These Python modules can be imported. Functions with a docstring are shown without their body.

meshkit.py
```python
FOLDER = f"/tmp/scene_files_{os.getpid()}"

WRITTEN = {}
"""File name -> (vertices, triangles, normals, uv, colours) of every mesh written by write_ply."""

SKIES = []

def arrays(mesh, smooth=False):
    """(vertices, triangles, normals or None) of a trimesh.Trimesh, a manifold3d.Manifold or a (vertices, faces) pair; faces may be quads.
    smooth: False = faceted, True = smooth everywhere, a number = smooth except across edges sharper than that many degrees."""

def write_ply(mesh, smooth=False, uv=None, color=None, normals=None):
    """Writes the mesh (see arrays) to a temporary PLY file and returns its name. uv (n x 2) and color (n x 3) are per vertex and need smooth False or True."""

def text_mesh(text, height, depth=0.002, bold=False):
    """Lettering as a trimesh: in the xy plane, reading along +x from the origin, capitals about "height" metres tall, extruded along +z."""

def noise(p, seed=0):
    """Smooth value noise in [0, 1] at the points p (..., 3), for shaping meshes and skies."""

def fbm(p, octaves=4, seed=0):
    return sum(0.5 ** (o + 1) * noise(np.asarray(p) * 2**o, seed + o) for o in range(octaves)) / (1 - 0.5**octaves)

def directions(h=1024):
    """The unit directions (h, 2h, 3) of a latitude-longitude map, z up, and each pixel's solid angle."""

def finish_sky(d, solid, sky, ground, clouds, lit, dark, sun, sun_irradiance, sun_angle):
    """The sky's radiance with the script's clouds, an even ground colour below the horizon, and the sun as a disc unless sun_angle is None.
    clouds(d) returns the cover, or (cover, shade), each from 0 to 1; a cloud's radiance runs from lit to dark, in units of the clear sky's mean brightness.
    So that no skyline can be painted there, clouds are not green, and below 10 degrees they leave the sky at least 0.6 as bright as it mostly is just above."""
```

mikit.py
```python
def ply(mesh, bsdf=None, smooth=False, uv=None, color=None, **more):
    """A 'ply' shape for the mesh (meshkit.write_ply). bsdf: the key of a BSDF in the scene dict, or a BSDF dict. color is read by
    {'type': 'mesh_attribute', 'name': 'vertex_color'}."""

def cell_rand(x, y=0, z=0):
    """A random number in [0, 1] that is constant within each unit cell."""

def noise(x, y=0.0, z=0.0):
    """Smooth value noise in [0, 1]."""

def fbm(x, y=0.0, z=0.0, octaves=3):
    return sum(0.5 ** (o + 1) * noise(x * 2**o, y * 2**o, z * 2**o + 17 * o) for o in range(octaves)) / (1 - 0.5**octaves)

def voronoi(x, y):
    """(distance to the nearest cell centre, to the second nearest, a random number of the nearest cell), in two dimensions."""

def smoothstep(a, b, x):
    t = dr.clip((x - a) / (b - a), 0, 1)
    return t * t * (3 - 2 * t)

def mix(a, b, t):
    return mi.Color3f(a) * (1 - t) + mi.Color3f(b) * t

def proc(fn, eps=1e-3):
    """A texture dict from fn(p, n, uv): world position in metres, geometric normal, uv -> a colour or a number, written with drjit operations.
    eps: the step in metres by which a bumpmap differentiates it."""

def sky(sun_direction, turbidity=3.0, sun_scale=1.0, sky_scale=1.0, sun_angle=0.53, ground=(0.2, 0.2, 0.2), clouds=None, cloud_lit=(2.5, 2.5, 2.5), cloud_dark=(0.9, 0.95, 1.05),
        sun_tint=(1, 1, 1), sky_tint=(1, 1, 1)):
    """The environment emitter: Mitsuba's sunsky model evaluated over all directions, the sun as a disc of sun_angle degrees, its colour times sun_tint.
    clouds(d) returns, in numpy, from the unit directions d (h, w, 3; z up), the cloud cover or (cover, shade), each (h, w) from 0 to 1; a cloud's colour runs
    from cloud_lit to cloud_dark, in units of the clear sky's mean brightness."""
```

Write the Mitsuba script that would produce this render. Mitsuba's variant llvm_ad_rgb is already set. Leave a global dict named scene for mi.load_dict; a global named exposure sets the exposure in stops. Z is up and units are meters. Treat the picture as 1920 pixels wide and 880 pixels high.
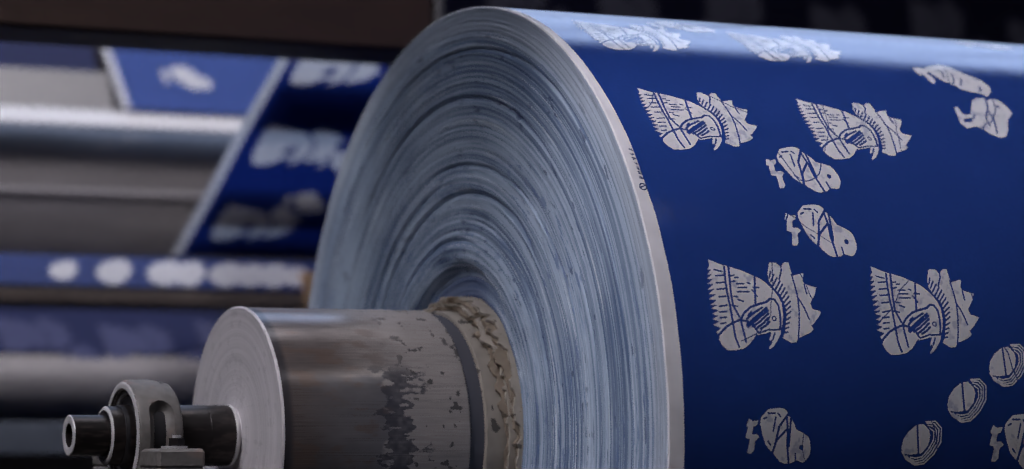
import math, numpy as np, trimesh, mitsuba as mi, mikit, meshkit, drjit as dr
import manifold3d as m3
from shapely.geometry import Polygon, LineString, Point
from shapely.ops import unary_union
from shapely import affinity

T = mi.ScalarTransform4f
scene, labels = {}, {}

# ------------------------------------------------------------------ camera, lamps, exposure
# world: X runs along the axis of the cloth roll (origin = centre of its near end), Y away from the viewer, Z up
CAM = np.array([-1.0497, -2.2539, 0.0])
LOOK = np.array([0.43798, 0.89633, 0.06902])
scene['camera'] = {'type': 'thinlens', 'fov': 19.98, 'fov_axis': 'x', 'near_clip': 0.05, 'far_clip': 60.0,
                   'aperture_radius': 0.0128, 'focus_distance': 2.26,
                   'to_world': T().look_at(origin=CAM.tolist(), target=(CAM + LOOK).tolist(), up=[0, 0, 1])}
exposure = 0.0
KEY = 20.0        # radiance of the large ceiling lamp over the near end of the roll
REAR_FILL = 12.0       # radiance of an added fill lamp that brightens the rollers behind
SPOT = 12.0       # radiance of the small ceiling lamp to the right
WINDOW = (1.1, 1.45, 2.25)   # daylight in the long window behind the machine


# ------------------------------------------------------------------ helpers
def numbered(key):
    if key not in scene and key not in labels and not any(k.startswith(key + '__') for k in scene):
        return key
    k = 1
    while True:
        q = f'{key}_{k:03d}'
        if q not in scene and q not in labels and not any(x.startswith(q + '__') for x in scene):
            return q
        k += 1


def add(key, mesh, bsdf, smooth=30, **more):
    key = numbered(key)
    scene[key] = mikit.ply(mesh, bsdf, smooth=smooth, **more)
    return key


def add_n(key, v, f, n, bsdf, **more):
    """a mesh with exact normals"""
    key = numbered(key)
    scene[key] = {'type': 'ply', 'filename': meshkit.write_ply((v, f), False, normals=n), 'face_normals': False,
                  'bsdf': {'type': 'ref', 'id': bsdf}, **more}
    return key


def tag(key, label, cat, group=None, kind=None):
    labels[key] = {'label': label, 'category': cat}
    if group: labels[key]['group'] = group
    if kind: labels[key]['kind'] = kind


def rings_mesh(x, r, n=256, closed=False):
    """surface of revolution about X through the points (x, r); x and r may be arrays (rows, n) that vary with angle"""
    x, r = np.asarray(x, float), np.asarray(r, float)
    a = np.arange(n) * 2 * np.pi / n
    if x.ndim == 1: x = np.repeat(x[:, None], n, 1)
    if r.ndim == 1: r = np.repeat(r[:, None], n, 1)
    v = np.stack([x, -r * np.cos(a), r * np.sin(a)], -1).reshape(-1, 3)
    m = len(x)
    i, j = np.meshgrid(np.arange(m if closed else m - 1), np.arange(n), indexing='ij')
    i2, j2 = (i + 1) % m, (j + 1) % n
    q = np.stack([i * n + j, i * n + j2, i2 * n + j2, i2 * n + j], -1).reshape(-1, 4)
    t = trimesh.Trimesh(v, np.vstack([q[:, [0, 2, 1]], q[:, [0, 3, 2]]]), process=False)
    return t


def bevel_profile(pts, b=0.001):
    """chamfer the inner corners of an open (x, r) polyline"""
    pts = [np.array(p, float) for p in pts]
    out = [pts[0]]
    for p, q, s in zip(pts[:-2], pts[1:-1], pts[2:]):
        d1, d2 = np.linalg.norm(p - q), np.linalg.norm(s - q)
        k = min(b, d1 * .4, d2 * .4)
        out += [q + (p - q) / d1 * k, q + (s - q) / d2 * k]
    out.append(pts[-1])
    o = np.array(out)
    return o[:, 0], o[:, 1]


def rbox(x0, x1, y0, y1, z0, z1, b=0.002):
    """box with chamfered edges"""
    pts = []
    for sx, x in ((1, x0), (-1, x1)):
        for sy, y in ((1, y0), (-1, y1)):
            for sz, z in ((1, z0), (-1, z1)):
                pts += [(x + sx * b, y + sy * b, z), (x + sx * b, y, z + sz * b), (x, y + sy * b, z + sz * b)]
    return trimesh.convex.convex_hull(np.array(pts))


def man(t):
    t = trimesh.Trimesh(t.vertices, t.faces); t.merge_vertices()
    return m3.Manifold(m3.Mesh(np.asarray(t.vertices, np.float32), np.asarray(t.faces, np.uint32)))


def flat(poly, size):
    """fine triangles of a shapely polygon: (points, faces)"""
    vs, fs, k = [], [], 0
    for g in getattr(poly, 'geoms', [poly]):
        if g.is_empty or g.area < 4e-7: continue
        v, f = trimesh.creation.triangulate_polygon(g, engine='earcut')
        v3 = np.c_[v, np.zeros(len(v))]
        v3, f = trimesh.remesh.subdivide_to_size(v3, f, size)
        vs.append(v3[:, :2]); fs.append(np.asarray(f) + k); k += len(v3)
    return np.vstack(vs), np.vstack(fs)


# ------------------------------------------------------------------ materials
def two(d): return {'type': 'twosided', 'bsdf': d}
def rgb(*c): return {'type': 'rgb', 'value': list(c)}
def pr(c, rough, metal=0.0, spec=0.5, **k):
    return two({'type': 'principled', 'base_color': mikit.proc(c) if callable(c) else rgb(*c), 'roughness': mikit.proc(rough) if callable(rough) else rough,
                'metallic': metal, 'specular': spec, **k})
sm, mix, fbm, noise = mikit.smoothstep, mikit.mix, mikit.fbm, mikit.noise
def polar(p): return dr.sqrt(p.y * p.y + p.z * p.z), dr.atan2(p.z, -p.y)

# glazed printed cotton: a thin even glaze over the dyed cloth; very faint cockling and soft variation of the dye
def dye(p, n, uv):
    r, a = polar(p)
    k = 0.9 + 0.2 * fbm(p.x * 9, a * 2.5, 3.0) * (0.7 + 0.6 * noise(p.x * 700, a * 260))
    return mi.Color3f(0.022, 0.058, 0.265) * k
def undyed(p, n, uv):
    r, a = polar(p)
    k = 0.90 + 0.12 * fbm(p.x * 40, a * 14, 1.0) + 0.06 * noise(p.x * 700, a * 260)
    c = mix((0.84, 0.82, 0.85), (0.76, 0.78, 0.85), fbm(p.x * 25, a * 9, 6.0))
    return mix(c * k, (0.30, 0.34, 0.52), 0.5 * sm(0.60, 0.78, fbm(p.x * 170, a * 62, 9.0, 3)))
def cloth(fn, alpha=0.03): return two({'type': 'roughplastic', 'diffuse_reflectance': mikit.proc(fn), 'alpha': alpha, 'int_ior': 1.65, 'distribution': 'beckmann'})
scene['mat_dyed_cloth'] = cloth(dye)
scene['mat_print'] = cloth(undyed)
scene['mat_selvedge'] = pr(lambda p, n, uv: mi.Color3f(0.74, 0.73, 0.76) * (0.9 + 0.15 * fbm(p.x * 60, polar(p)[1] * 20, 1.0)), 0.7, 0.0, 0.3)
scene['mat_ink'] = pr((0.05, 0.07, 0.17), 0.5)

# the end of the roll: thousands of cut edges, dyed and undyed
def layers(p, n, uv):
    r, a = polar(p)
    w = 0.004 * (fbm(a * 1.4, r * 6, 5.0) - 0.5)
    rr = r + w + 0.0003 * a
    fine = noise(rr * 900, a * 1.3, 1.0)
    mid = noise(rr * 380, a * 0.9, 7.0)
    wide = fbm(rr * 62, a * 1.1, 2.0, 4)
    patch = fbm(a * 3.5, r * 26, 4.0, 4)
    tone = 0.42 * fine + 0.28 * mid + 0.45 * wide + 0.35 * patch
    c = mix((0.10, 0.15, 0.255), (0.40, 0.49, 0.61), sm(0.42, 1.02, tone))
    c = mix(c, (0.68, 0.75, 0.82), 0.75 * sm(0.74, 0.90, noise(rr * 900 + 3, a * 2.2, 9.0)) * sm(0.35, 0.7, noise(rr * 90, a * 4, 2.0)))
    dark = sm(0.79, 0.93, noise(rr * 640, a * 3.5, 13.0)) * sm(0.45, 0.75, fbm(rr * 50, a * 6, 21.0))
    c = mix(c, (0.02, 0.04, 0.13), 0.8 * dark)
    thin_dark = sm(0.80, 0.90, noise(rr * 1050 + 7, a * 0.9, 17.0)) * sm(0.35, 0.6, noise(rr * 70, a * 2, 5.0))
    c = mix(c, (0.06, 0.09, 0.19), 0.6 * thin_dark)
    blot = sm(0.74, 0.80, fbm(rr * 300, a * 20, 31.0, 2)) * sm(0.5, 0.7, noise(rr * 60, a * 5, 8.0))
    c = mix(c, (0.02, 0.035, 0.11), 0.6 * blot)
    c = mix(c, (0.06, 0.085, 0.19), 0.75 * (1 - sm(0.134, 0.144, r + 0.012 * (fbm(a * 3, 2.0, 2.0) - 0.5))) * sm(0.7, 1.5, a) * (1 - sm(2.4, 2.9, a)))  # shade of the recess above the core, painted into the turns as navy
    fleck = sm(0.62, 0.74, fbm(rr * 520, a * 14, 41.0, 3)) * sm(0.40, 0.65, fbm(rr * 24, a * 4, 44.0, 3))
    c = mix(c, (0.09, 0.15, 0.31), 0.6 * fleck)
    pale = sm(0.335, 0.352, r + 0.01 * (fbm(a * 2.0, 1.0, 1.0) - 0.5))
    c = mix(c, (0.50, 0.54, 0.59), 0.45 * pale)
    return c
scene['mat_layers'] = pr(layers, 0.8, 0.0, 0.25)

# winding drum: worn paint over steel, tan dust to the right, dark polished steel to the left
def drum_col(p, n, uv):
    r, a = polar(p)
    s = p.x
    streak = noise(s * 90, a * 190, 2.0)
    rag = fbm(s * 55, a * 13, 3.0, 5)
    rag2 = fbm(s * 85, a * 17, 8.0, 6)
    tan = mix((0.25, 0.225, 0.21), (0.35, 0.31, 0.29), fbm(s * 20, a * 6, 1.0)) * (0.88 + 0.2 * streak)
    brown = mix((0.10, 0.082, 0.078), (0.18, 0.15, 0.142), fbm(s * 25, a * 5, 11.0, 4)) * (0.85 + 0.25 * streak)
    steel = mix((0.11, 0.103, 0.108), (0.19, 0.175, 0.178), fbm(s * 35, a * 9, 6.0, 4))
    low = 1 - sm(0.42, 0.50, a + 0.10 * (rag - 0.5))         # below the shoulder the paint is rubbed through
    c = mix(brown, steel, low * sm(-0.185, -0.150, s + 0.02 * (rag - 0.5)))
    c = mix(c, tan, sm(-0.112, -0.104, s + 0.045 * (rag - 0.5)))
    c = mix(c, tan, (1 - low) * sm(-0.165, -0.11, s + 0.03 * (rag - 0.5)) * 0.75)
    edge = s + 0.055 * (rag2 - 0.5) + 0.02 * (rag - 0.5) + 0.012 * (fbm(s * 30, a * 120, 4.0, 3) - 0.5)
    flake = sm(-0.113, -0.110, edge) * (1 - sm(-0.084, -0.081, edge + 0.012 * sm(-0.1, -0.5, a))) * sm(0.35, 0.41, rag2 + 0.10 * sm(0.55, 0.1, a))* (1 - sm(0.45, 0.62, a))
    c = mix(c, (0.055, 0.052, 0.062), 0.9 * flake * (0.78 + 0.3 * noise(s * 260, a * 40, 3.0)))
    chips = sm(0.69, 0.715, fbm(s * 130, a * 14, 15.0, 5)) * sm(-0.11, -0.08, s)
    c = mix(c, (0.05, 0.045, 0.045), 0.85 * chips)
    c = mix(c, (0.15, 0.095, 0.07), 0.5 * sm(0.55, 0.72, fbm(s * 45, a * 10, 40.0, 5)) * (1 - sm(-0.13, -0.09, s)))
    c = c * (1 - 0.22 * sm(0.72, 0.9, noise(s * 16, a * 260, 6.0)) + 0.16 * sm(0.75, 0.92, noise(s * 22, a * 330, 16.0)))
    c = mix(c, (0.06, 0.055, 0.06), 1 - sm(-0.196, -0.190, s))
    return c
def drum_rough(p, n, uv):
    r, a = polar(p)
    return 0.20 + 0.42 * sm(-0.105, -0.07, p.x + 0.03 * (fbm(p.x * 60, a * 12, 3.0) - 0.5)) + 0.12 * fbm(p.x * 80, a * 40, 4.0)
scene['mat_drum'] = pr(drum_col, drum_rough, 0.35, 0.5)

def disc_col(p, n, uv):
    r, a = polar(p)
    k = 0.80 + 0.14 * noise(r * 1400, a * 1.2, 2.0) + 0.14 * noise(r * 300, a * 0.7, 4.0) + 0.10 * fbm(a * 3, r * 30, 3.0) - 0.10 * sm(0.64, 0.75, fbm(r * 130, a * 9, 9.0))
    return mi.Color3f(0.56, 0.53, 0.545) * k
scene['mat_disc'] = pr(disc_col, 0.55, 0.25)
def shaft_col(p, n, uv):
    r, a = polar(p)
    return mix((0.018, 0.015, 0.015), (0.045, 0.035, 0.032), sm(0.45, 0.8, fbm(p.x * 60, a * 5, 2.0, 4)))
scene['mat_shaft'] = pr(shaft_col, 0.38, 0.6)
scene['mat_bright_steel'] = pr((0.50, 0.48, 0.49), 0.38, 0.5)
scene['mat_bright_edge'] = pr((0.55, 0.53, 0.53), 0.45, 0.3)
scene['mat_groove'] = pr((0.075, 0.075, 0.09), 0.6, 0.2)
scene['mat_black'] = pr((0.012, 0.011, 0.013), 0.5)
def cast(p, n, uv):
    k = fbm(p.x * 160, p.y * 160, p.z * 160, 4)
    c = mix((0.085, 0.078, 0.073), (0.16, 0.148, 0.14), k)
    return mix(c, (0.22, 0.15, 0.125), 0.5 * sm(0.55, 0.75, fbm(p.x * 70, p.y * 70, p.z * 70 + 3)))
scene['mat_cast_iron'] = two({'type': 'bumpmap', 'arbitrary': mikit.proc(lambda p, n, uv: fbm(p.x * 500, p.y * 500, p.z * 500, 3) * 0.0006, 4e-4), 'scale': 1.0,
                              'bsdf': {'type': 'principled', 'base_color': mikit.proc(cast), 'roughness': 0.6, 'metallic': 0.15}})
def board(p, n, uv):
    r, a = polar(p)
    c = mix((0.25, 0.22, 0.185), (0.42, 0.375, 0.32), fbm(p.x * 120, a * 12, r * 300, 4))
    c = mix(c, (0.13, 0.075, 0.035), 0.7 * sm(0.55, 0.72, fbm(p.x * 60, a * 6, 5.0, 3)) * sm(0.9, 1.3, a) * (1 - sm(2.0, 2.4, a)))
    return mix(c, (0.05, 0.045, 0.04), 0.7 * sm(0.74, 0.77, fbm(p.x * 150, a * 14, 25.0, 3)))
scene['mat_board_brown'] = pr(lambda p, n, uv: board(p, n, uv) * mi.Color3f(0.72, 0.66, 0.60), 0.85, 0.0, 0.2)
scene['mat_board'] = pr(board, 0.85, 0.0, 0.2)
def sleeve(p, n, uv):
    r, a = polar(p)
    c = mix((0.23, 0.205, 0.175), (0.32, 0.285, 0.245), fbm(p.x * 80, a * 9, 3.0, 4))
    return mix(c, (0.05, 0.045, 0.04), 0.85 * sm(0.71, 0.74, fbm(p.x * 120, a * 9, 5.0, 3)))
scene['mat_sleeve'] = pr(sleeve, 0.7, 0.0, 0.3)

# the machine behind
def roller_col(p, n, uv):
    return mix((0.22, 0.20, 0.20), (0.32, 0.295, 0.295), fbm(p.x * 6, p.z * 60, 2.0, 4))
scene['mat_roller'] = pr(roller_col, 0.45, 0.3)
scene['mat_pale_roller'] = pr((0.46, 0.43, 0.43), 0.5, 0.1)
scene['mat_white_tube'] = pr((0.92, 0.92, 0.93), 0.5)
scene['mat_brown_paint'] = pr(lambda p, n, uv: mix((0.023, 0.012, 0.010), (0.036, 0.019, 0.014), fbm(p.x * 12, p.y * 30, p.z * 30, 4)), 0.5)
scene['mat_grey_edge'] = pr((0.06, 0.058, 0.06), 0.5)
scene['mat_rust_bar'] = pr(lambda p, n, uv: mix((0.10, 0.08, 0.07), (0.16, 0.125, 0.105), fbm(p.x * 20, p.z * 90, 1.0)), 0.6)
scene['mat_wood'] = pr(lambda p, n, uv: mix((0.36, 0.22, 0.12), (0.48, 0.31, 0.17), fbm(p.x * 20, p.z * 200, 1.0)), 0.7)
scene['mat_plate'] = pr(lambda p, n, uv: mix((0.30, 0.29, 0.29), (0.38, 0.365, 0.365), fbm(p.x * 8, p.z * 30, 1.0)), 0.5, 0.2)
scene['mat_panel'] = pr((0.24, 0.275, 0.335), 0.7)
scene['mat_back'] = pr(lambda p, n, uv: mix((0.015, 0.013, 0.017), (0.03, 0.025, 0.028), fbm(p.x * 4, p.z * 6, 1.0)), 0.8)
def thin(c): return {'type': 'principledthin', 'base_color': rgb(*c), 'roughness': 0.6, 'diff_trans': 0.9, 'spec_trans': 0.0, 'eta': 1.3}
scene['mat_web_blue'] = thin((0.014, 0.038, 0.25))
scene['mat_web_white'] = thin((0.92, 0.92, 0.95))
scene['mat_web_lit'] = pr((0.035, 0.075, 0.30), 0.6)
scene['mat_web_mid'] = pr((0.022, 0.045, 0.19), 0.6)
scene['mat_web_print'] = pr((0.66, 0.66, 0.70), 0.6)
scene['mat_web_shade_blue'] = pr((0.020, 0.028, 0.10), 0.7)  # darker copy of the web blue, shade put into the colour
scene['mat_web_shade_print'] = pr((0.075, 0.085, 0.19), 0.7)  # white print darkened to match, shade put into the colour
scene['mat_web_deep_shade'] = two({'type': 'diffuse', 'reflectance': rgb(0.004, 0.004, 0.010)})  # unlit cloth: deep shade painted in as near black
scene['mat_web_deep_shade_print'] = two({'type': 'diffuse', 'reflectance': rgb(0.030, 0.030, 0.042)})  # its white print, darkened by the same painted shade
scene['mat_lamp_metal'] = pr((0.6, 0.6, 0.6), 0.5)
scene['mat_black_emit'] = {'type': 'diffuse', 'reflectance': rgb(0.5, 0.5, 0.5)}


# ------------------------------------------------------------------ setting
add('machine_back_wall', rbox(-1.5, 3.6, 1.72, 1.76, -0.9, 0.74), 'mat_back')
labels['machine_back_wall'] = {'label': 'dark machine back closing off the view behind the rollers', 'category': 'wall', 'kind': 'structure'}

# ------------------------------------------------------------------ lamps: ceiling fixtures, an added rear fill and the long factory window
def lamp(x, y, z, sx, sy, rad, label, aim=(0, 0, 0)):
    t = numbered('ceiling_lamp')
    labels[t] = {'label': label, 'category': 'ceiling lamp'}
    M = T().look_at(origin=[x, y, z], target=list(aim), up=[0, 1, 0.01])
    b = rbox(-sx / 2 - .03, sx / 2 + .03, -sy / 2 - .03, sy / 2 + .03, -0.10, -0.004, 0.004)
    scene[t + '__housing'] = mikit.ply(b, 'mat_lamp_metal', smooth=30, to_world=M)
    scene[t + '__diffuser'] = {'type': 'rectangle', 'to_world': M @ T().scale([sx / 2, sy / 2, 1]),
                               'bsdf': {'type': 'ref', 'id': 'mat_black_emit'}, 'emitter': {'type': 'area', 'radiance': rgb(*rad)}}
    return t
lamp(-1.5, -0.95, 2.0, 1.3, 0.6, (KEY, KEY * .97, KEY * 1.06), 'large ceiling lamp above the left end of the roll')
lamp(0.91, -1.46, 2.0, 0.17, 0.18, (SPOT, SPOT * .98, SPOT * 1.02), 'small ceiling lamp above the right front of the roll', (-.1, -.1, .05))
lamp(0.15, 0.35, 1.95, 0.70, 0.30, (REAR_FILL, REAR_FILL * .97, REAR_FILL * 1.05), 'added fill lamp that brightens the rollers behind the roll', (0, 1.25, .3))  # added fill, brightens the machine behind
WX0, WX1, WZ0, WZ1, WY = -1.2, 4.6, 0.80, 3.38, 2.30
t = 'factory_window'
labels[t] = {'label': 'long daylit factory window behind the machine', 'category': 'window'}
nx, nz = 6, 3
pw, ph = (WX1 - WX0) / nx, (WZ1 - WZ0) / nz
for i in range(nx):
    for j in range(nz):
        k = numbered(t + '__pane')
        scene[k] = {'type': 'rectangle', 'to_world': T().translate([WX0 + (i + .5) * pw, WY, WZ0 + (j + .5) * ph]).rotate([1, 0, 0], 90).scale([pw / 2 - .002, ph / 2 - .002, 1]),
                    'bsdf': {'type': 'ref', 'id': 'mat_black_emit'}, 'emitter': {'type': 'area', 'radiance': rgb(*[c * (.45, .80, 1.10)[j] for c in WINDOW])}}   # upper panes set brighter to even out the band reflected on the roll
for i in range(nx + 1): add(t + '__mullion', rbox(WX0 + i * pw - .012, WX0 + i * pw + .012, WY - .02, WY + .03, WZ0, WZ1, .003), 'mat_lamp_metal')
for z in (WZ0 - .0125, WZ1 + .0125): add(t + '__rail', rbox(WX0 - .012, WX1 + .012, WY - .022, WY + .03, z - .012, z + .012, .003), 'mat_lamp_metal')

# ------------------------------------------------------------------ the cloth roll
R, LEN = 0.366, 1.15
roll = 'cloth_roll'
tag(roll, 'big roll of blue cloth with white rooster prints, wound round a cardboard core', 'cloth roll')
NA = 640
ang = np.arange(NA) * 2 * np.pi / NA
ca, sa = np.cos(ang), np.sin(ang)
# wavy end of the outermost turn
edge = 0.0034 * (meshkit.fbm(np.stack([ca * 3, sa * 3, 0 * ca], -1), 4, 5) - .5)
# selvedge: undyed strip, narrower over the top
selv = 0.0150 - 0.0065 * np.clip((ang - .25) / .9, 0, 1) * (ang < 2.6)
selv = selv + 0.0022 * (meshkit.fbm(np.stack([ca * 9, sa * 9, 0 * ca + 3], -1), 3, 8) - .5)
add(roll + '__selvedge', rings_mesh(np.stack([edge + .0012, edge + .0022, selv]), np.stack([0 * ang + R - .0012, 0 * ang + R, 0 * ang + R]), NA), 'mat_selvedge', 50)
labels[roll + '__selvedge'] = {'label': 'undyed pale edge strip of the cloth'}
def swell(x, a):
    """the outer turn is not quite even: slack and tight places, a fraction of a millimetre"""
    p = np.stack([x * 17, np.cos(a) * 1.6, np.sin(a) * 1.6], -1)
    return .00042 * (meshkit.fbm(p, 3, 61) - .5) * np.clip((x - .012) / .02, 0, 1)
def on_turn(x, a, lift=0.0):
    """points and normals on the outer turn"""
    e = 1e-4
    r = R + swell(x, a) + lift
    dx, da = (swell(x + e, a) - swell(x - e, a)) / (2 * e), (swell(x, a + e) - swell(x, a - e)) / (2 * e) / R
    er, et = np.stack([0 * a, -np.cos(a), np.sin(a)], -1), np.stack([0 * a, np.sin(a), np.cos(a)], -1)
    n = er - dx[:, None] * np.array([1., 0, 0]) - da[:, None] * et
    return er * r[:, None] + np.stack([x, 0 * x, 0 * x], -1), n / np.linalg.norm(n, axis=1, keepdims=True)
rows = np.stack([selv] + [0 * ang + x for x in np.linspace(.024, LEN, 150)])
m = rings_mesh(rows, np.full((151, NA), R), NA)
m.vertices, n = on_turn(rows.ravel(), np.tile(ang, 151))
add_n(roll + '__outer_turn', m.vertices, m.faces, n, 'mat_dyed_cloth')
labels[roll + '__outer_turn'] = {'label': 'glazed deep blue outer turn of the cloth'}
# the end: edges of the turns, uneven
rad = np.concatenate([np.linspace(.1186, .150, 80), np.linspace(.1505, R - .0012, 360)])
P = np.stack([np.repeat(rad[:, None], NA, 1), np.repeat(ang[None], len(rad), 0)], -1)
Q = lambda fr, fa, k, seed: meshkit.noise(np.stack([P[..., 0] * fr, ca[None] * fa + 0 * P[..., 0], sa[None] * fa + k + 0 * P[..., 0]], -1), seed)
x = 0.0009 * (Q(620, .9, 0, 1) - .5) + 0.0006 * (Q(170, .7, 0, 2) - .5) + 0.0014 * (Q(26, .7, 0, 3) - .5) + 0.0006 * (Q(1000, 3, 0, 4) - .5)
for rr, a0, a1, dep, wd in ((.285, .9, 2.5, .0035, .0016), (.333, .7, 2.3, .003, .0014), (.235, .3, 1.9, .003, .0013), (.205, .8, 2.6, .0045, .0022), (.311, -.4, .8, .0025, .0013), (.262, -.9, .7, .0025, .0012), (.181, .2, 1.4, .003, .0013), (.222, 1.7, 3.3, .004, .002), (.165, 1.3, 3.4, .004, .002)):
    A = (P[..., 1] + np.pi) % (2 * np.pi) - np.pi
    A = np.where(A < -1.2, A + 2 * np.pi, A)
    x = x + dep * np.exp(-((P[..., 0] - rr - .004 * np.sin(2 * A + rr * 60)) / wd) ** 2) * np.clip((A - a0) / .25, 0, 1) * np.clip((a1 - A) / .25, 0, 1)
top = .35 + .65 * np.exp(-((np.where(P[..., 1] > np.pi * 1.5, P[..., 1] - 2 * np.pi, P[..., 1]) - 1.9) / .95) ** 2)
x = x + top * .010 / (1 + np.exp((P[..., 0] - .1405 + .003 * np.sin(3 * P[..., 1]) + .002 * np.sin(7 * P[..., 1] + 1)) / .0016)) - .003 * np.exp(-((P[..., 0] - .158) / .012) ** 2)
x = x + (edge[None] + .0012) * np.clip((P[..., 0] - .34) / .02, 0, 1) * 1.0 - x * np.clip((P[..., 0] - (R - .004)) / .0028, 0, 1)
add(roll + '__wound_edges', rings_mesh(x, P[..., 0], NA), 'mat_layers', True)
labels[roll + '__wound_edges'] = {'label': 'streaky pale blue end face of wound cloth edges'}
# torn cardboard core: four plies, each with a ragged end
rng = np.random.default_rng(4)
def ragged(seed, amp, base, nn=360):
    a = np.arange(nn) * 2 * np.pi / nn
    c = np.stack([np.cos(a), np.sin(a), 0 * a], -1)
    j = meshkit.noise(c * 3.1, seed) * .5 + meshkit.noise(c * 11, seed + 1) * .35 + np.floor(meshkit.noise(c * 17, seed + 2) * 3) / 3 * .9 + meshkit.noise(c * 40, seed + 3) * .15
    up = np.clip((np.sin(a) + .1) / .9, 0, 1)
    return base - amp * (j - .55) * (.45 + .8 * up) - amp * .25 * up
for k, (r0, r1, amp, base, seed) in enumerate(((.1072, .1097, .009, -.0062, 3), (.1101, .1127, .011, -.0035, 13), (.1131, .1157, .011, -.0008, 23), (.1161, .1190, .010, .0010, 33))):
    e = ragged(seed, amp, base)
    wob = .0012 * (meshkit.noise(np.stack([np.cos(np.arange(360) * np.pi / 180) * 5, np.sin(np.arange(360) * np.pi / 180) * 5, np.full(360, k * 3.)], -1), 9) - .5)
    prof_x = np.stack([np.full(360, .06), e + .0006, e, e, e + .0006, np.full(360, .06)])
    prof_r = np.stack([r1 + 0 * wob, r1 + wob * (k > 0), r1 - .0004 + wob * (k > 0), r0 + .0004 + wob * (k > 0), r0 + wob * (k > 0), r0 + 0 * wob])
    add(roll + '__core_ply', rings_mesh(prof_x, prof_r, 360), ('mat_board_brown', 'mat_board', 'mat_board_brown', 'mat_board')[k], 25)
labels[roll + '__core_ply'] = {'label': 'torn tan cardboard of the core'}

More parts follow.
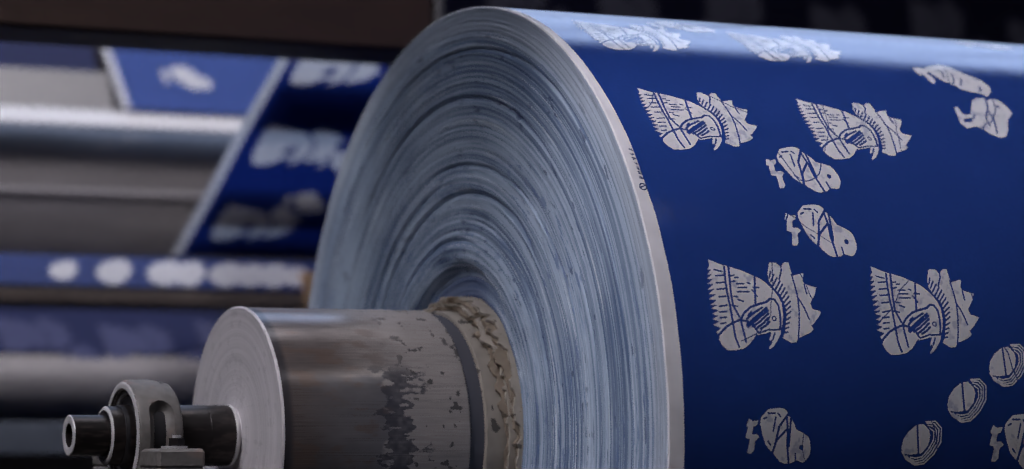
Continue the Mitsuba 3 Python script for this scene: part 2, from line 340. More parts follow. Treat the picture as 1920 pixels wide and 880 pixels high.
ROOSTER = {'body':[(-1.2,1.4),(2.7,-0.0),(9.4,-2.7),(16.3,-4.2),(25.8,-6.8),(33.1,-9.8),(41.4,-13.2),(47.3,-17.8),(51.9,-22.8),(55.0,-27.4),(57.0,-32.5),(57.2,-37.6),(56.8,-43.7),(55.3,-49.8),(53.4,-53.8),(52.4,-57.8),(49.0,-62.8),(45.1,-67.3),(41.4,-69.6),(40.9,-68.4),(44.3,-64.4),(43.7,-61.9),(42.2,-63.1),(41.9,-61.9),(44.4,-56.9),(44.0,-56.0),(38.4,-57.5),(32.1,-58.9),(31.7,-57.6),(32.4,-56.6),(29.2,-60.2),(25.2,-65.1),(19.2,-69.2),(11.2,-70.7),(4.6,-70.8),(0.5,-67.5),(-2.2,-62.6),(-1.4,-60.1),(-3.7,-56.7),(1.1,-53.7),(-6.1,-51.3),(0.1,-48.7),(-5.9,-46.9),(0.2,-44.2),(-5.6,-42.9),(0.9,-39.7),(-5.7,-38.4),(1.6,-35.2),(-6.4,-35.9),(0.6,-31.7),(-6.6,-31.3),(0.8,-27.1),(-6.3,-27.2),(0.5,-22.5),(-6.6,-23.7),(0.0,-18.9),(-6.2,-19.1),(0.3,-14.8),(-5.4,-14.9),(0.5,-10.6),(-4.5,-11.3),(0.1,-7.0),(-3.7,-7.3),(-0.8,-3.6)],'comb':[(52.3,-0.2),(54.0,0.6),(59.0,0.2),(61.9,-2.9),(66.6,0.9),(70.2,0.8),(70.3,-5.1),(71.7,-10.3),(80.0,-8.0),(81.6,-8.2),(79.4,-14.3),(80.6,-16.9),(88.0,-18.9),(91.0,-19.3),(88.1,-25.6),(82.8,-32.5),(84.0,-37.1),(92.0,-39.0),(88.7,-43.1),(83.3,-48.8),(80.7,-50.3),(82.6,-53.3),(78.7,-56.4),(72.1,-59.0),(67.4,-60.6),(65.8,-63.8),(61.2,-64.3),(57.0,-62.2),(54.0,-60.6),(56.9,-55.7),(58.0,-49.7),(60.2,-41.6),(59.5,-33.5),(57.4,-26.3),(52.7,-21.3),(49.1,-15.1),(49.2,-9.3)],'lines':[[(-2.4,-59.5),(5.7,-52.6),(11.7,-49.5),(18.7,-46.9),(22.9,-41.3),(29.2,-36.6),(37.5,-33.9),(44.0,-32.3),(47.3,-29.6),(51.2,-30.1),(53.8,-34.6),(54.3,-41.7),(53.7,-48.8),(52.6,-53.0)],[(18.7,-46.9),(25.2,-48.3),(30.2,-52.2),(32.5,-56.1)],[(44.0,-54.5),(52.4,-54.0)],[(47.5,-56.9),(44.8,-62.4)],[(11.8,-4.5),(10.8,-15.0),(10.5,-25.3),(11.3,-37.5),(11.7,-49.5),(12.4,-60.4),(14.8,-68.2)],[(15.7,-4.4),(13.9,-22.2),(13.8,-35.4),(18.0,-44.4)],[(19.0,-48.4),(20.2,-56.3),(21.4,-64.2)],[(37.1,-12.3),(35.5,-21.7),(33.8,-34.0)],[(3.0,-12.1),(9.8,-11.4)],[(2.5,-17.8),(9.8,-17.1)],[(2.1,-23.0),(9.4,-22.3)],[(2.7,-29.1),(8.9,-28.4)],[(2.0,-36.7),(8.8,-35.5)],[(1.2,-41.2),(7.4,-40.6)],[(1.1,-45.7),(6.7,-45.1)],[(1.0,-50.2),(5.5,-49.6)],[(2.4,-6.9),(8.8,-8.3)],[(20.2,-18.1),(26.4,-18.0)],[(20.8,-21.2),(28.6,-21.0)],[(19.6,-24.6),(30.2,-24.4)],[(19.5,-13.2),(22.4,-12.9)],[(16.1,-28.3),(19.4,-28.7)],[(19.0,-30.8),(23.3,-32.2)],[(12.7,-35.5),(17.6,-36.4)],[(29.9,-17.1),(32.0,-17.8)],[(34.3,-20.7),(39.3,-20.8)],[(14.7,-11.8),(19.3,-11.2)],[(14.3,-17.0),(19.0,-15.9)],[(32.8,-22.8),(36.4,-27.8)],[(23.6,-51.3),(31.2,-45.2),(43.2,-36.9)],[(24.6,-52.3),(33.3,-46.6),(44.0,-38.9)],[(28.5,-52.2),(35.3,-48.1),(44.2,-41.4)],[(32.3,-53.2),(37.9,-49.6),(43.6,-44.9)],[(35.6,-53.6),(40.5,-51.0),(44.1,-48.0)],[(24.4,-46.3),(29.5,-42.2),(39.3,-36.9)],[(25.9,-43.3),(29.2,-40.2)],[(33.5,-57.1),(43.4,-54.0)],[(23.9,-49.8),(29.7,-48.2)],[(39.3,-40.0),(29.7,-48.2)]],'comblines':[[(62.5,-2.1),(62.1,-6.3),(58.5,-13.8)],[(70.6,-9.3),(71.8,-19.8),(72.5,-28.1),(71.7,-39.3),(69.8,-51.5),(67.9,-60.6)],[(72.1,-27.0),(76.8,-36.2),(79.8,-45.3)],[(80.3,-17.5),(81.1,-24.8)],[(50.0,-12.5),(52.3,-7.1)],[(50.9,-15.6),(54.6,-9.7)],[(52.2,-18.7),(56.9,-12.3)],[(53.8,-21.8),(59.2,-14.9)],[(55.6,-24.3),(60.9,-17.4)],[(57.1,-26.9),(62.4,-20.5)],[(58.0,-29.9),(63.7,-23.6)],[(58.8,-33.0),(64.7,-27.2)],[(59.2,-36.0),(65.1,-31.3)],[(59.5,-39.1),(64.6,-35.4)],[(59.4,-42.6),(64.3,-39.5)],[(59.1,-46.2),(63.2,-44.1)],[(58.5,-49.7),(61.7,-48.4)],[(57.7,-53.2),(60.4,-52.2)],[(57.0,-56.5),(59.2,-55.7)]],'eye':[(48.6,-45.4)]}
HEN = {'body':[(12.0,7.5),(14.7,10.0),(18.5,13.6),(23.8,14.2),(28.2,14.6),(32.7,14.0),(35.6,11.7),(35.2,8.8),(38.5,7.4),(42.0,1.1),(42.8,-1.4),(48.7,-4.0),(53.2,-6.5),(54.9,-9.8),(55.6,-15.5),(54.9,-20.0),(51.8,-24.5),(48.9,-26.3),(42.8,-24.6),(39.1,-26.5),(32.4,-27.2),(28.6,-25.7),(24.0,-21.2),(22.1,-18.0),(20.3,-17.8),(15.8,-12.9),(12.8,-4.6),(11.1,3.0)],'leg':[(1.9,5.9),(4.5,4.0),(8.9,4.6),(7.6,2.0),(4.8,1.0),(3.4,-4.0),(3.9,-5.9),(7.6,-5.6),(9.7,-7.1),(6.1,-9.7),(5.1,-16.7),(2.9,-18.8),(0.4,-18.5),(2.6,-10.4),(2.3,-8.1),(-1.1,-7.3),(0.4,-2.1),(1.5,0.4),(-0.4,1.4)],'lines':[[(35.5,9.5),(27.8,0.5),(25.5,-7.8),(22.5,-17.4)],[(34.5,-1.4),(25.5,-9.7),(21.8,-18.4)],[(34.7,8.2),(35.4,-1.4),(34.6,-11.7),(36.1,-26.4)],[(38.5,7.6),(36.8,-7.8),(36.1,-14.2)],[(25.0,7.5),(22.5,-2.7)],[(18.4,10.6),(24.4,10.6)],[(14.5,6.5),(16.8,7.4)],[(18.0,-10.4),(20.2,-12.9)],[(42.0,-19.4),(42.2,-24.8)],[(27.3,10.4),(29.1,8.2)]],'eye':[(47.2,-14.9)]}
EGG = {'body':[(-17.4,-5.4),(-15.5,1.7),(-10.5,7.7),(-2.5,13.1),(3.5,13.4),(8.4,9.0),(9.5,4.3),(7.5,-2.9),(1.5,-9.1),(-8.8,-10.3),(-14.5,-9.5)],'rings':[[(5.8,15.2),(14.5,15.6),(20.0,10.3),(19.2,-0.5),(12.6,-10.0),(3.7,-17.1),(-4.9,-18.3),(-13.2,-13.6),(-16.9,-7.7)],[(6.5,14.1),(13.2,13.8),(17.5,9.7),(16.8,0.1),(10.6,-8.8),(3.1,-15.4),(-4.8,-16.7),(-11.8,-13.4),(-15.2,-10.1)],[(7.7,12.4),(12.0,11.7),(15.3,8.5),(14.7,0.7),(9.1,-7.4),(2.4,-13.6),(-4.8,-15.0),(-10.4,-13.0),(-12.4,-11.0)],[(9.0,10.2),(12.6,7.9),(12.6,1.3),(7.8,-5.9),(1.8,-11.8),(-4.7,-13.0),(-8.9,-11.9)]],'lines':[[(-2.4,13.7),(-2.1,1.8),(-1.5,-10.6)]]}
HEN_B = {'body':[(-4.3,24.1),(3.3,28.9),(10.7,28.8),(11.0,24.5),(18.4,29.3),(24.4,26.7),(28.2,17.9),(28.0,7.3),(18.1,-1.9),(12.0,-15.2),(5.1,-24.2),(-1.4,-26.8),(-9.2,-22.9),(-15.5,-15.9),(-20.0,-12.8),(-19.0,-4.7),(-15.5,5.5)],'leg':[(-28.6,11.2),(-25.1,12.7),(-25.7,4.6),(-22.6,1.2),(-16.3,2.9),(-18.0,-1.1),(-26.2,-3.3),(-29.5,-5.5),(-28.1,-9.4),(-19.0,-7.2),(-20.8,-13.2),(-30.1,-16.0),(-33.4,-10.3),(-31.2,-0.8)],'lines':[[(11.7,27.4),(6.6,14.2),(-3.2,-0.3),(-4.6,-11.7)],[(4.6,10.6),(3.6,-3.0),(-2.3,-20.9)],[(-13.5,2.3),(-16.7,-2.9)]],'eye':[(17.8,17.0)]}
HEN_C = {'body':[(-19.3,20.1),(-1.0,27.9),(6.0,24.9),(11.6,15.5),(21.0,5.9),(26.7,-1.4),(28.0,-12.0),(24.5,-20.6),(15.3,-29.7),(12.2,-24.2),(3.1,-22.7),(-5.0,-19.6),(-9.3,-11.8),(-16.2,-6.7),(-19.5,0.6),(-20.9,9.0),(-29.3,9.8)],'leg':[(-34.5,15.6),(-26.8,17.9),(-23.5,12.9),(-26.6,5.5),(-24.7,3.4),(-24.4,-5.4),(-29.0,-11.4),(-30.8,-8.9),(-30.4,0.9),(-30.2,7.8),(-34.9,2.2),(-35.1,10.0)],'lines':[[(5.3,0.6),(2.7,-5.2),(-2.0,-12.1)],[(16.6,-12.2),(16.2,-16.4),(12.9,-20.7)],[(0.4,9.2),(-2.0,-0.2),(-8.0,-9.6)],[(-9.0,16.5),(-7.5,10.6),(-11.9,0.8)]]}
CHEEK = [(22.1,-46.8),(29.2,-37.1),(43.9,-33.0),(45.7,-38.8),(43.5,-53.2),(34.3,-54.9),(24.6,-52.5)]

def shape(tm, detail=True, fine=.00068, bold=.00088):
    mm = lambda pts: [(a / 1000, b / 1000) for a, b in pts]
    s = Polygon(mm(tm['body'])).buffer(0)
    if 'comb' in tm: s = unary_union([s, Polygon(mm(tm['comb'])).buffer(0)])
    if 'leg' in tm: s = unary_union([s, Polygon(mm(tm['leg'])).buffer(0).buffer(.0006)])
    if 'rings' in tm: s = unary_union([s] + [LineString(mm(l)).buffer(.00052) for l in tm['rings']])
    if not detail: return s
    cut = []
    for key, w in (('lines', bold), ('comblines', fine)):
        for i, l in enumerate(tm.get(key, [])): cut.append(LineString(mm(l)).buffer(w if len(l) > 2 else fine))
    for e in tm.get('eye', []):
        c = Point(e[0] / 1000, e[1] / 1000)
        cut.append(c.buffer(.0022).difference(c.buffer(.0011)) if 'comb' in tm else c.buffer(.0019))
    return s.difference(unary_union(cut)).buffer(-.0002).buffer(.0005).buffer(-.0003)
def crackle(s, seed, n=3):
    """fine dark veins where the wax resist cracked: different on every print"""
    g = np.random.default_rng(seed)
    x0, y0, x1, y1 = s.bounds
    cut = []
    for _ in range(n):
        x, y, d = g.uniform(x0, x1), y1, g.uniform(-2.0, -1.1)
        pts = [(x, y)]
        for _ in range(9):
            d += g.normal(0, .22); x += math.cos(d) * (y1 - y0) / 8; y += math.sin(d) * (y1 - y0) / 8
            pts.append((x, y))
        cut.append(LineString(pts).buffer(g.uniform(.0003, .0006)))
    return s.difference(unary_union(cut))
ROO, HENS, EGGS = shape(ROOSTER), shape(HEN), shape(EGG)
FAT, SLIM = shape(HEN_B, True, .0007, .0008), shape(HEN_C, True, .0007, .0008)
def print_on_roll(name, s, x, arc, seed, n=3):
    v, f = flat(crackle(affinity.translate(s, x, arc), seed, n), .011)
    V, nn = on_turn(v[:, 0], v[:, 1] / R, .00025)
    fn = np.cross(V[f[:, 1]] - V[f[:, 0]], V[f[:, 2]] - V[f[:, 0]])
    flip = (fn * nn[f[:, 0]]).sum(1) < 0
    f[flip] = f[flip][:, ::-1]
    return add_n(f'{roll}__{name}', V, f, nn, 'mat_print')
def sq(s, ky, kx=1.0, ang=0.): return affinity.rotate(affinity.scale(s, kx, ky, origin=(0, 0)), ang, origin=(0, 0))
seed = 100
# the repeat: pairs of roosters 146 mm apart along the cloth, hens and eggs beside them; five repeats round the visible side
for row, (x0, arc) in enumerate(((.0515, .1351), (.0443, .3085), (.0450, .4428), (.0445, .6100), (.0480, -.0450), (.0480, -.2050))):
    for x1 in (0, .1457, .4900, .6357, .9800):
        if row == 4: continue
        print_on_roll('rooster_print', ROO, x0 + x1, arc - .012 * x1, seed, 2); seed += 1
HB = HENS.bounds
def hen(x, arc, w, hh, rot):
    global seed
    s = affinity.rotate(affinity.translate(HENS, -(HB[0] + HB[2]) / 2, -(HB[1] + HB[3]) / 2), rot, origin=(0, 0))
    q = s.bounds
    s = affinity.scale(s, w / (q[2] - q[0]), hh / (q[3] - q[1]), origin=(0, 0))
    print_on_roll('hen_print', s, x, arc, seed, 2); seed += 1
for x, arc, w, hh, rot in ((.1595, .2230, .0640, .0469, 10), (.1577, .1652, .0610, .0470, 0), (.0964, -.0002, .0572, .0422, 0), (.3213, -.0060, .0640, .0462, 0),
                           (.1496, .4514, .0600, .0400, 12), (.4697, .4685, .0560, .0400, 10), (.64, .223, .064, .047, 10), (.64, .165, .061, .047, 0), (.58, 0, .057, .042, 0), (.0964, -.14, .057, .042, 0), (.3213, -.14, .064, .046, 0), (.58, .4514, .06, .04, 12)):
    hen(x, arc, w, hh, rot)
for x in (.3735, .8630):
    print_on_roll('hen_print', FAT, x, .2976, seed, 1); print_on_roll('hen_print', SLIM, x, .3584, seed + 1, 1); seed += 2
for x0, arc in ((.2243, -.0045), (.2678, .0287), (.3095, .0570), (.70, -.0045), (.743, .0287), (.785, .057), (.2243, -.17), (.2678, -.14)):
    print_on_roll('egg_print', EGGS, x0, arc, seed, 1); seed += 1
# faint marks printed on the selvedge, too small to read
def ink(s, x, arc):
    v, f = flat(affinity.translate(s, x, arc), .01)
    rr, a = R + .00025, v[:, 1] / R
    nn = np.c_[0 * a, -np.cos(a), np.sin(a)]
    return add_n(f'{roll}__selvedge_mark', np.c_[v[:, 0], rr * nn[:, 1], rr * nn[:, 2]], f, nn, 'mat_ink')
g = np.random.default_rng(5)
MX, MA = .0098, .1990
ring = Point(0, 0).buffer(.0034).difference(Point(0, 0).buffer(.0023)).union(LineString([(-.003, -.001), (.003, .0015)]).buffer(.0006))
ink(ring, MX, MA)
for k in range(7):
    a0 = MA + .0085 + k * .0046
    ink(unary_union([LineString([(g.uniform(-.0018, 0), g.uniform(-.0012, .0012)), (g.uniform(0, .0018), g.uniform(-.0012, .0012))]).buffer(.0005) for _ in range(3)]), MX + .0012 - k * .0002, a0)

# ------------------------------------------------------------------ winding drum with its shaft
drum = 'winding_drum'
tag(drum, 'worn steel drum with a pale end disc and dark shaft, pushed into the roll core', 'drum')
RD = .1058
S0, S1, S2 = -.2010, -.0370, -.0235
x, r = bevel_profile([(S0 + .0004, RD - .003), (S0 + .0004, RD), (S1, RD + .0002), (S1, RD - .004)], .0012)
add(drum + '__shell', rings_mesh(x, r, 256), 'mat_drum', 40)
labels[drum + '__shell'] = {'label': 'drum shell with flaking dark and tan paint'}
add(drum + '__groove_ring', rings_mesh([S1 - .001, S1, S2, S2 + .001], [RD - .003] * 4, 200), 'mat_groove', 40)
labels[drum + '__groove_ring'] = {'label': 'dark ring groove round the drum'}
x, r = bevel_profile([(S2, RD - .004), (S2, RD + .0002), (.05, RD + .0002)], .0012)
add(drum + '__sleeve', rings_mesh(x, r, 256), 'mat_sleeve', 40)
x, r = bevel_profile([(S0 + .0012, RD + .0006), (S0 - .0012, RD + .0006), (S0 - .0012, .050), (S0 - .0016, .047), (S0 - .0016, .036), (S0 - .0022, .033), (S0 - .0030, .026), (S0 - .0040, .0225), (S0 - .012, .0220)], .0012)
add(drum + '__end_disc', rings_mesh(x, r, 256), 'mat_disc', 30)
labels[drum + '__end_disc'] = {'label': 'pale grey end disc with brushed rings'}
SE = -.2085
x, r = bevel_profile([(SE + .002, .0215), (SE + .002, .0250), (SE - .0012, .0253), (SE - .0012, .0246)], .0006)
add(drum + '__bright_ring', rings_mesh(x, r, 160), 'mat_bright_edge', 40)
x, r = bevel_profile([(SE - .001, .0249), (SE - .0220, .0249), (SE - .0222, .0246), (SE - .0226, .0246), (SE - .0228, .0249), (-.30, .0249)], .0003)
add(drum + '__shaft', rings_mesh(x, r, 160), 'mat_shaft', 40)
x, r = bevel_profile([(-.29, .0166), (-.3432, .0166)], .0006)
add(drum + '__stub', rings_mesh(x, r, 160), 'mat_shaft', 40)
x, r = bevel_profile([(-.3430, .0166), (-.3442, .0160), (-.3442, .0102), (-.3434, .0094)], .0005)
add(drum + '__stub_end', rings_mesh(x, r, 96), 'mat_bright_edge', 25)
x, r = bevel_profile([(-.3436, .0094), (-.318, .0092), (-.318, .0001)], .0005)
add(drum + '__stub_bore', rings_mesh(x, r, 96), 'mat_shaft', 25)
labels[drum + '__stub_end'] = {'label': 'pale hollow end of the shaft stub'}

# ------------------------------------------------------------------ bearing
brg = 'bearing_housing'
tag(brg, 'grey cast bearing housing holding the dark shaft at lower left', 'bearing')
H0, H1, HR = -.2995, -.2610, .0450
prof = [(H0, 0), (H0, HR - .0030), (H0 + .0008, HR - .0012), (H0 + .0030, HR), (H0 + .020, HR + .0006), (H1 - .010, HR - .0008), (H1 - .003, HR - .0022), (H1, HR - .0055), (H1, 0)]
cs = m3.CrossSection([[(rr, xx) for xx, rr in prof]]) if False else None
xs, rs = np.array([p[0] for p in prof]), np.maximum(np.array([p[1] for p in prof]), 1e-4)
body = rings_mesh(xs, rs, 160)
capA = trimesh.Trimesh(np.vstack([body.vertices, [[H0, 0, 0], [H1, 0, 0]]]), np.vstack([body.faces, [[len(body.vertices), (j + 1) % 160, j] for j in range(160)], [[len(body.vertices) + 1, len(body.vertices) - 160 + j, len(body.vertices) - 160 + (j + 1) % 160] for j in range(160)]]), process=False)
capA.fix_normals()
B = man(capA)
foot = man(rbox(H0 + .001, H1 - .002, -.040, .040, -.062, -.020, .003)) + man(rbox(H0 + .002, H1 + .003, -.084, .084, -.026, -.0102, .0025)) + man(rbox(H0 + .002, H1 + .003, -.084, .084, -.062, -.024, .003))
B = B + foot
B = B - m3.Manifold.cylinder(.2, .0375, .0375, 128).rotate([0, 90, 0]).translate([H0 - .1, 0, 0])
def pocket(x0, a0, a1, r, rad):
    out = None
    pts = [m3.Manifold.sphere(rad, 40).scale([.98, .95, .95]).translate([x0, -r * math.cos(a), r * math.sin(a)]) for a in np.linspace(a0, a1, 9)]
    hs = [m3.Manifold.batch_hull([p, q]) for p, q in zip(pts[:-1], pts[1:])]
    return m3.Manifold.batch_boolean(hs, m3.OpType.Add)
B = B - pocket((H0 + H1) / 2 + .0006, -.30, .44, .0470, .0112)
B = B - m3.Manifold.cylinder(.02, .0022, .0022, 24).translate([H1 - .010, -.012, .036])
add(brg + '__housing', B, 'mat_cast_iron', 35)
x, r = bevel_profile([(H0 + .0025, HR - .0076), (H0 - .0003, HR - .0070), (H0 - .0003, HR - .0030), (H0 + .0006, HR - .0016)], .0004)
add(brg + '__rim', rings_mesh(x, r, 160), 'mat_bright_edge', 30)
labels[brg + '__rim'] = {'label': 'bright machined rim of the bearing housing'}
x, r = bevel_profile([(H0 + .010, .0376), (H0 + .004, .0374), (H0 + .004, .0335), (H0 + .0065, .033), (H0 + .0065, .0285)], .0004)
add(brg + '__outer_race', rings_mesh(x, r, 160), 'mat_bright_steel', 30)
x, r = bevel_profile([(H1 - .002, .0374), (H0 + .0102, .0374)], .0004)
add(brg + '__inner_seat', rings_mesh(x, r, 160), 'mat_black', 30)
x, r = bevel_profile([(H0 + .0060, .0330), (H0 + .0060, .0250), (H0 - .004, .0245), (H0 - .004, .0238)], .0004)
add(brg + '__seal', rings_mesh(x, r, 160), 'mat_black', 30)
x, r = bevel_profile([(H0 + .004, .0236), (H0 - .0135, .0236), (H0 - .0150, .0222), (H0 - .0150, .0165)], .0008)
add(brg + '__locking_collar', rings_mesh(x, r, 160), 'mat_shaft', 30)
x, r = bevel_profile([(H0 - .0138, .0237), (H0 - .0151, .0224), (H0 - .0153, .0205)], .0003)
add(brg + '__collar_edge', rings_mesh(x, r, 160), 'mat_bright_edge', 30)
def hexa(x, y, z0, z1, rad, rot=0):
    c = trimesh.creation.cylinder(rad, z1 - z0, sections=6); c.apply_transform(trimesh.transformations.rotation_matrix(rot, [0, 0, 1])); c.apply_translation([x, y, (z0 + z1) / 2]); return c
def cyl(x, y, z0, z1, rad, k=48):
    c = trimesh.creation.cylinder(rad, z1 - z0, sections=k); c.apply_translation([x, y, (z0 + z1) / 2]); return c
bx, by = (H0 + H1) / 2 + .0035, -.063
add(brg + '__washer', cyl(bx, by, -.0101, -.0082, .0105), 'mat_bright_steel')
bk = add(brg + '__bolt', hexa(bx + .002, by, -.0081, -.0020, .0068, .3), 'mat_shaft', False)
add(bk + '__thread', cyl(bx + .002, by, -.0019, .0004, .0036), 'mat_bright_steel')

rail = 'support_rail'
add(rail, trimesh.util.concatenate([rbox(-.325, -.19, -.110, .10, -.086, -.0625, .003)]), 'mat_cast_iron')
tag(rail, 'grey steel support under the bearing housing', 'support')

# ------------------------------------------------------------------ the machine behind: beam, rollers, tubes, webs
add('overhead_beam__box', rbox(-1.6, .205, .50, .62, .400, .50, .004), 'mat_brown_paint')
add('overhead_beam__end_plate', rbox(.206, .216, .495, .625, .392, .505, .002), 'mat_grey_edge')
tag('overhead_beam', 'dark brown painted beam across the upper left', 'beam')
add('added_shade__plate', rbox(-.46, -.19, -.32, -.03, .66, .675, .003), 'mat_brown_paint')  # unseen plate added to cast shade on the upper roll end
add('added_shade__flange', rbox(-.46, -.19, -.332, -.321, .62, .68, .003), 'mat_brown_paint')
tag('added_shade', 'added unseen brown guard plate of the machine above the near end of the roll', 'shade')
def roller(name, y, z, rad, x0, x1, mat, label, cat, group=None):
    x, r = bevel_profile([(x0, .004), (x0, rad), (x1, rad), (x1, .004)], .002)
    t = rings_mesh(x, r, 96); t.apply_translation([0, y, z])
    key = numbered(name)
    add(key + '__barrel', t, mat, 40)
    x, r = bevel_profile([(x0 - .05, .001), (x0 - .05, .012), (x0 + .001, .012)], .001)
    t = rings_mesh(x, r, 48); t.apply_translation([0, y, z]); add(key + '__journal', t, 'mat_shaft', 40)
    x, r = bevel_profile([(x1 - .001, .012), (x1 + .05, .012), (x1 + .05, .001)], .001)
    t = rings_mesh(x, r, 48); t.apply_translation([0, y, z]); add(key + '__journal', t, 'mat_shaft', 40)
    tag(key, label, cat)
    return key
v = rbox(-1.2, 1.4, -.004, 0, -.0150, .0150, .001)
v.apply_transform(trimesh.transformations.rotation_matrix(-.80, [1, 0, 0])); v.apply_translation([0, 1.200, .3915])
add('cross_bar__flange', v, 'mat_white_tube', False)
v = rbox(-1.2, 1.4, -.002, .022, -.002, .002, .0008); v.apply_translation([0, 1.216, .3960])
add('cross_bar__web', v, 'mat_white_tube', False)
tag('cross_bar', 'bright pale bar across the left above the grey rollers', 'bar')
roller('guide_roller', 1.345, .2950, .1080, -1.2, 1.4, 'mat_roller', 'wide warm grey roller below the bright pale bar', 'roller')
x, r = bevel_profile([(-1.2, .0005), (-1.2, .0032), (1.4, .0032), (1.4, .0005)], .001)
v = rings_mesh(x, r, 32); v.apply_translation([0, 1.226, .3035])
add('thin_rod', v, 'mat_pale_roller', 40)
tag('thin_rod', 'thin pale rod in front of the wide grey roller', 'rod')
roller('guide_roller', 1.20, .0580, .0410, -1.2, 1.4, 'mat_pale_roller', 'lowest grey roller, behind the bearing at left', 'roller')
add('rust_brown_bar__bar', rbox(-1.2, .255, .985, 1.015, .1530, .1690, .002), 'mat_rust_bar')
add('rust_brown_bar__end_block', rbox(.256, .290, .980, 1.020, .1520, .1960, .003), 'mat_wood')
tag('rust_brown_bar', 'narrow brown bar with a tan end under the lit blue web', 'bar')
labels['rust_brown_bar__end_block'] = {'label': 'tan block at the end of the bar'}
add('steel_plate', rbox(-1.2, .094, 1.222, 1.226, .408, .466, .001).apply_transform(trimesh.transformations.rotation_matrix(-.5, [1, 0, 0], [0, 1.22, .408])), 'mat_plate')
tag('steel_plate', 'plain grey plate left of the lit blue cloth patch', 'plate')
add('lower_panel', rbox(-1.2, .6, 1.10, 1.12, -.0230, .0160, .002), 'mat_panel')
tag('lower_panel', 'blue-grey strip below the lowest roller at lower left', 'panel')

def web(name, P0, P1, x0, x1, cloth_mat, print_mat, label, prints=(), selv=None, cutout=False, pname='print'):
    """a strip of cloth between the lines y,z = P0 and P1, from x0 to x1; prints: (template, x, distance from P0, scale, turn)"""
    key = numbered(name)
    P0, P1 = np.array(P0), np.array(P1)
    L = np.linalg.norm(P1 - P0); d = (P1 - P0) / L
    nrm = np.array([-d[1], d[0]])
    if nrm[0] > 0: nrm = -nrm                                   # towards the viewer
    def sheet(xa, xb, off, rows=14):
        u = np.linspace(0, L, rows)
        g = np.array([(P0 + d * k + nrm * (off + .0015 * math.sin(k * 21 + 1))) for k in u])
        v = np.vstack([np.c_[np.full(rows, xa), g], np.c_[np.full(rows, xb), g]])
        f = [(i, i + 1, rows + i + 1) for i in range(rows - 1)] + [(i, rows + i + 1, rows + i) for i in range(rows - 1)]
        return trimesh.Trimesh(v, f, process=False)
    xs = x0
    if selv:
        add(key + '__selvedge', sheet(x0, x0 + selv, 0), 'mat_web_white' if cloth_mat == 'mat_web_blue' else 'mat_web_print', True)
        xs = x0 + selv
    pos = lambda k, off: P0 + d * k[:, None] + nrm * (off + .0015 * np.sin(k * 21 + 1))[:, None]
    if cutout:                                                  # light comes through this cloth: the undyed figures are let into it
        c = Polygon([(xs, 0), (x1, 0), (x1, -L), (xs, -L)])
        c = c.difference(unary_union([affinity.translate(affinity.scale(tm, sc, sc, origin=(0, 0)), x, -u) for tm, x, u, sc, rot in prints]))
        v, f = flat(c, .03)
        add(key + '__cloth', trimesh.Trimesh(np.c_[v[:, 0], pos(-v[:, 1], 0)], f, process=False), cloth_mat, True)
    else:
        add(key + '__cloth', sheet(xs, x1, 0), cloth_mat, True)
    for tm, x, u, sc, rot in prints:
        s = affinity.rotate(affinity.scale(tm, sc, sc, origin=(0, 0)), rot, origin=(0, 0))
        v, f = flat(affinity.translate(s, x, -u), .02)
        g = pos(-v[:, 1], 0 if cutout else .0006)
        add(f'{key}__{pname}', trimesh.Trimesh(np.c_[v[:, 0], g], f, process=False), print_mat, True)
    tag(key, label, 'cloth')
    return key
RO_, HE_, EG_ = shape(ROOSTER, False), shape(HEN, False), shape(EGG, False).buffer(.003).buffer(-.003)
RC_ = unary_union([Polygon([(a / 1000, c / 1000) for a, c in ROOSTER['body']]).buffer(0).difference(Polygon([(a / 1000, c / 1000) for a, c in CHEEK]).buffer(-.0028)).buffer(.0003),
                   Polygon([(a / 1000, c / 1000) for a, c in ROOSTER['comb']]).buffer(0).buffer(-.0010)])
web('cloth_web', (.75, .4406), (1.137, .2206), .140, 1.25, 'mat_web_blue', 'mat_web_white', 'dark blue cloth slanting down behind the left of the roll',
    [(RC_, .170, .002, 1.12, 0), (RC_, .178, .164, 1.12, 0), (RC_, .180, .328, 1.12, 0), (RC_, .335, .002, 1.12, 0), (RC_, .338, .164, 1.12, 0), (HE_, .262, .225, 1., 0), (HE_, .245, .310, 1., 0), (RO_, .50, .012, 1, 0)], .013, cutout=True)
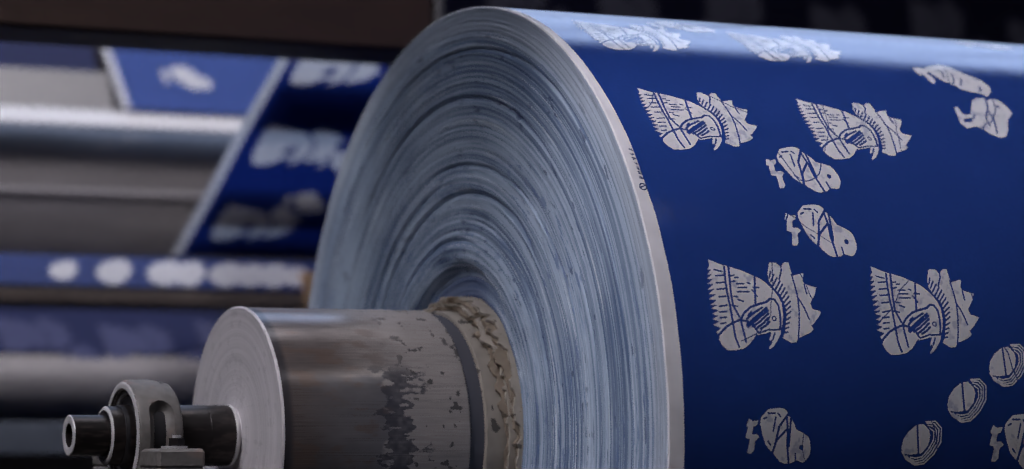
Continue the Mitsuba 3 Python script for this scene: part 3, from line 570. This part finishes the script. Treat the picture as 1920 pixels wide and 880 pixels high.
for u0, u1 in ((.080, .178), (.300, .378), (.408, .450)):
    d = np.array([.387, -.22]) / np.hypot(.387, .22); nn = np.array([.22, .387]) / np.hypot(.387, .22)
    a, b = np.array([.75, .4406]) + d * u0 + nn * .010, np.array([.75, .4406]) + d * u1 + nn * .010
    v = np.array([[x, *(q + nn * o)] for x in (.16, 1.3) for q in (a, b) for o in (0, .012)])
    k = add('crossbar', trimesh.convex.convex_hull(v), 'mat_rust_bar', False)
    tag(k, ('upper', 'middle', 'lower')[(u0 > .2) + (u0 > .4)] + ' flat bar that shades a dark band across the slanting blue cloth', 'bar', 'flat bars behind the slanting cloth')
web('cloth_web', (1.290, .4930), (1.200, .4075), .098, 1.2, 'mat_web_lit', 'mat_web_print', 'bright blue lit cloth patch between the pale bar and the brown beam',
    [(HE_, .166, .047, 1.15, 0), (HE_, .34, .03, 1., 0)], .011)
web('cloth_web', (1.345, .5400), (1.290, .4480), -1.2, .096, 'mat_web_shade_blue', 'mat_web_shade_print', 'strip of blue cloth with a pale blotch at the upper left edge',
    [(HE_, .02, .022, 1.1, 10), (HE_, -.2, .02, 1., 10)])
web('cloth_web', (1.020, .2095), (.988, .1725), -1.2, .60, 'mat_web_mid', 'mat_web_print', 'narrow lit blue cloth strip with round white blotches',
    [(EG_, x, .0245, sc, 0) for x, sc in ((-.040, .95), (.021, 1.2), (.083, 1.2), (.113, 1.2), (.160, 1.2), (.190, 1.15), (.220, 1.2), (.248, 1.0))])
web('cloth_web', (1.260, .1570), (1.190, .1010), -1.2, .60, 'mat_web_shade_blue', 'mat_web_shade_print', 'navy patterned cloth below the brown bar, its shadow put into the colour',
    [(RO_, -.05, .02, 1., 0), (RO_, .08, .03, 1., 0), (RO_, .21, .02, 1., 0), (HE_, .02, .09, 1., 0), (HE_, .17, .095, 1., 0)])
web('cloth_web', (1.26, .720), (1.20, .42), .50, 2.6, 'mat_web_deep_shade', 'mat_web_deep_shade_print', 'cloth hanging behind the top of the roll, its shade painted in as near black',
    [(RO_, .62 + .17 * i, .09 + .02 * (i % 2), 1., 0) for i in range(8)] + [(HE_, .70 + .23 * i, .16, 1., 0) for i in range(6)])
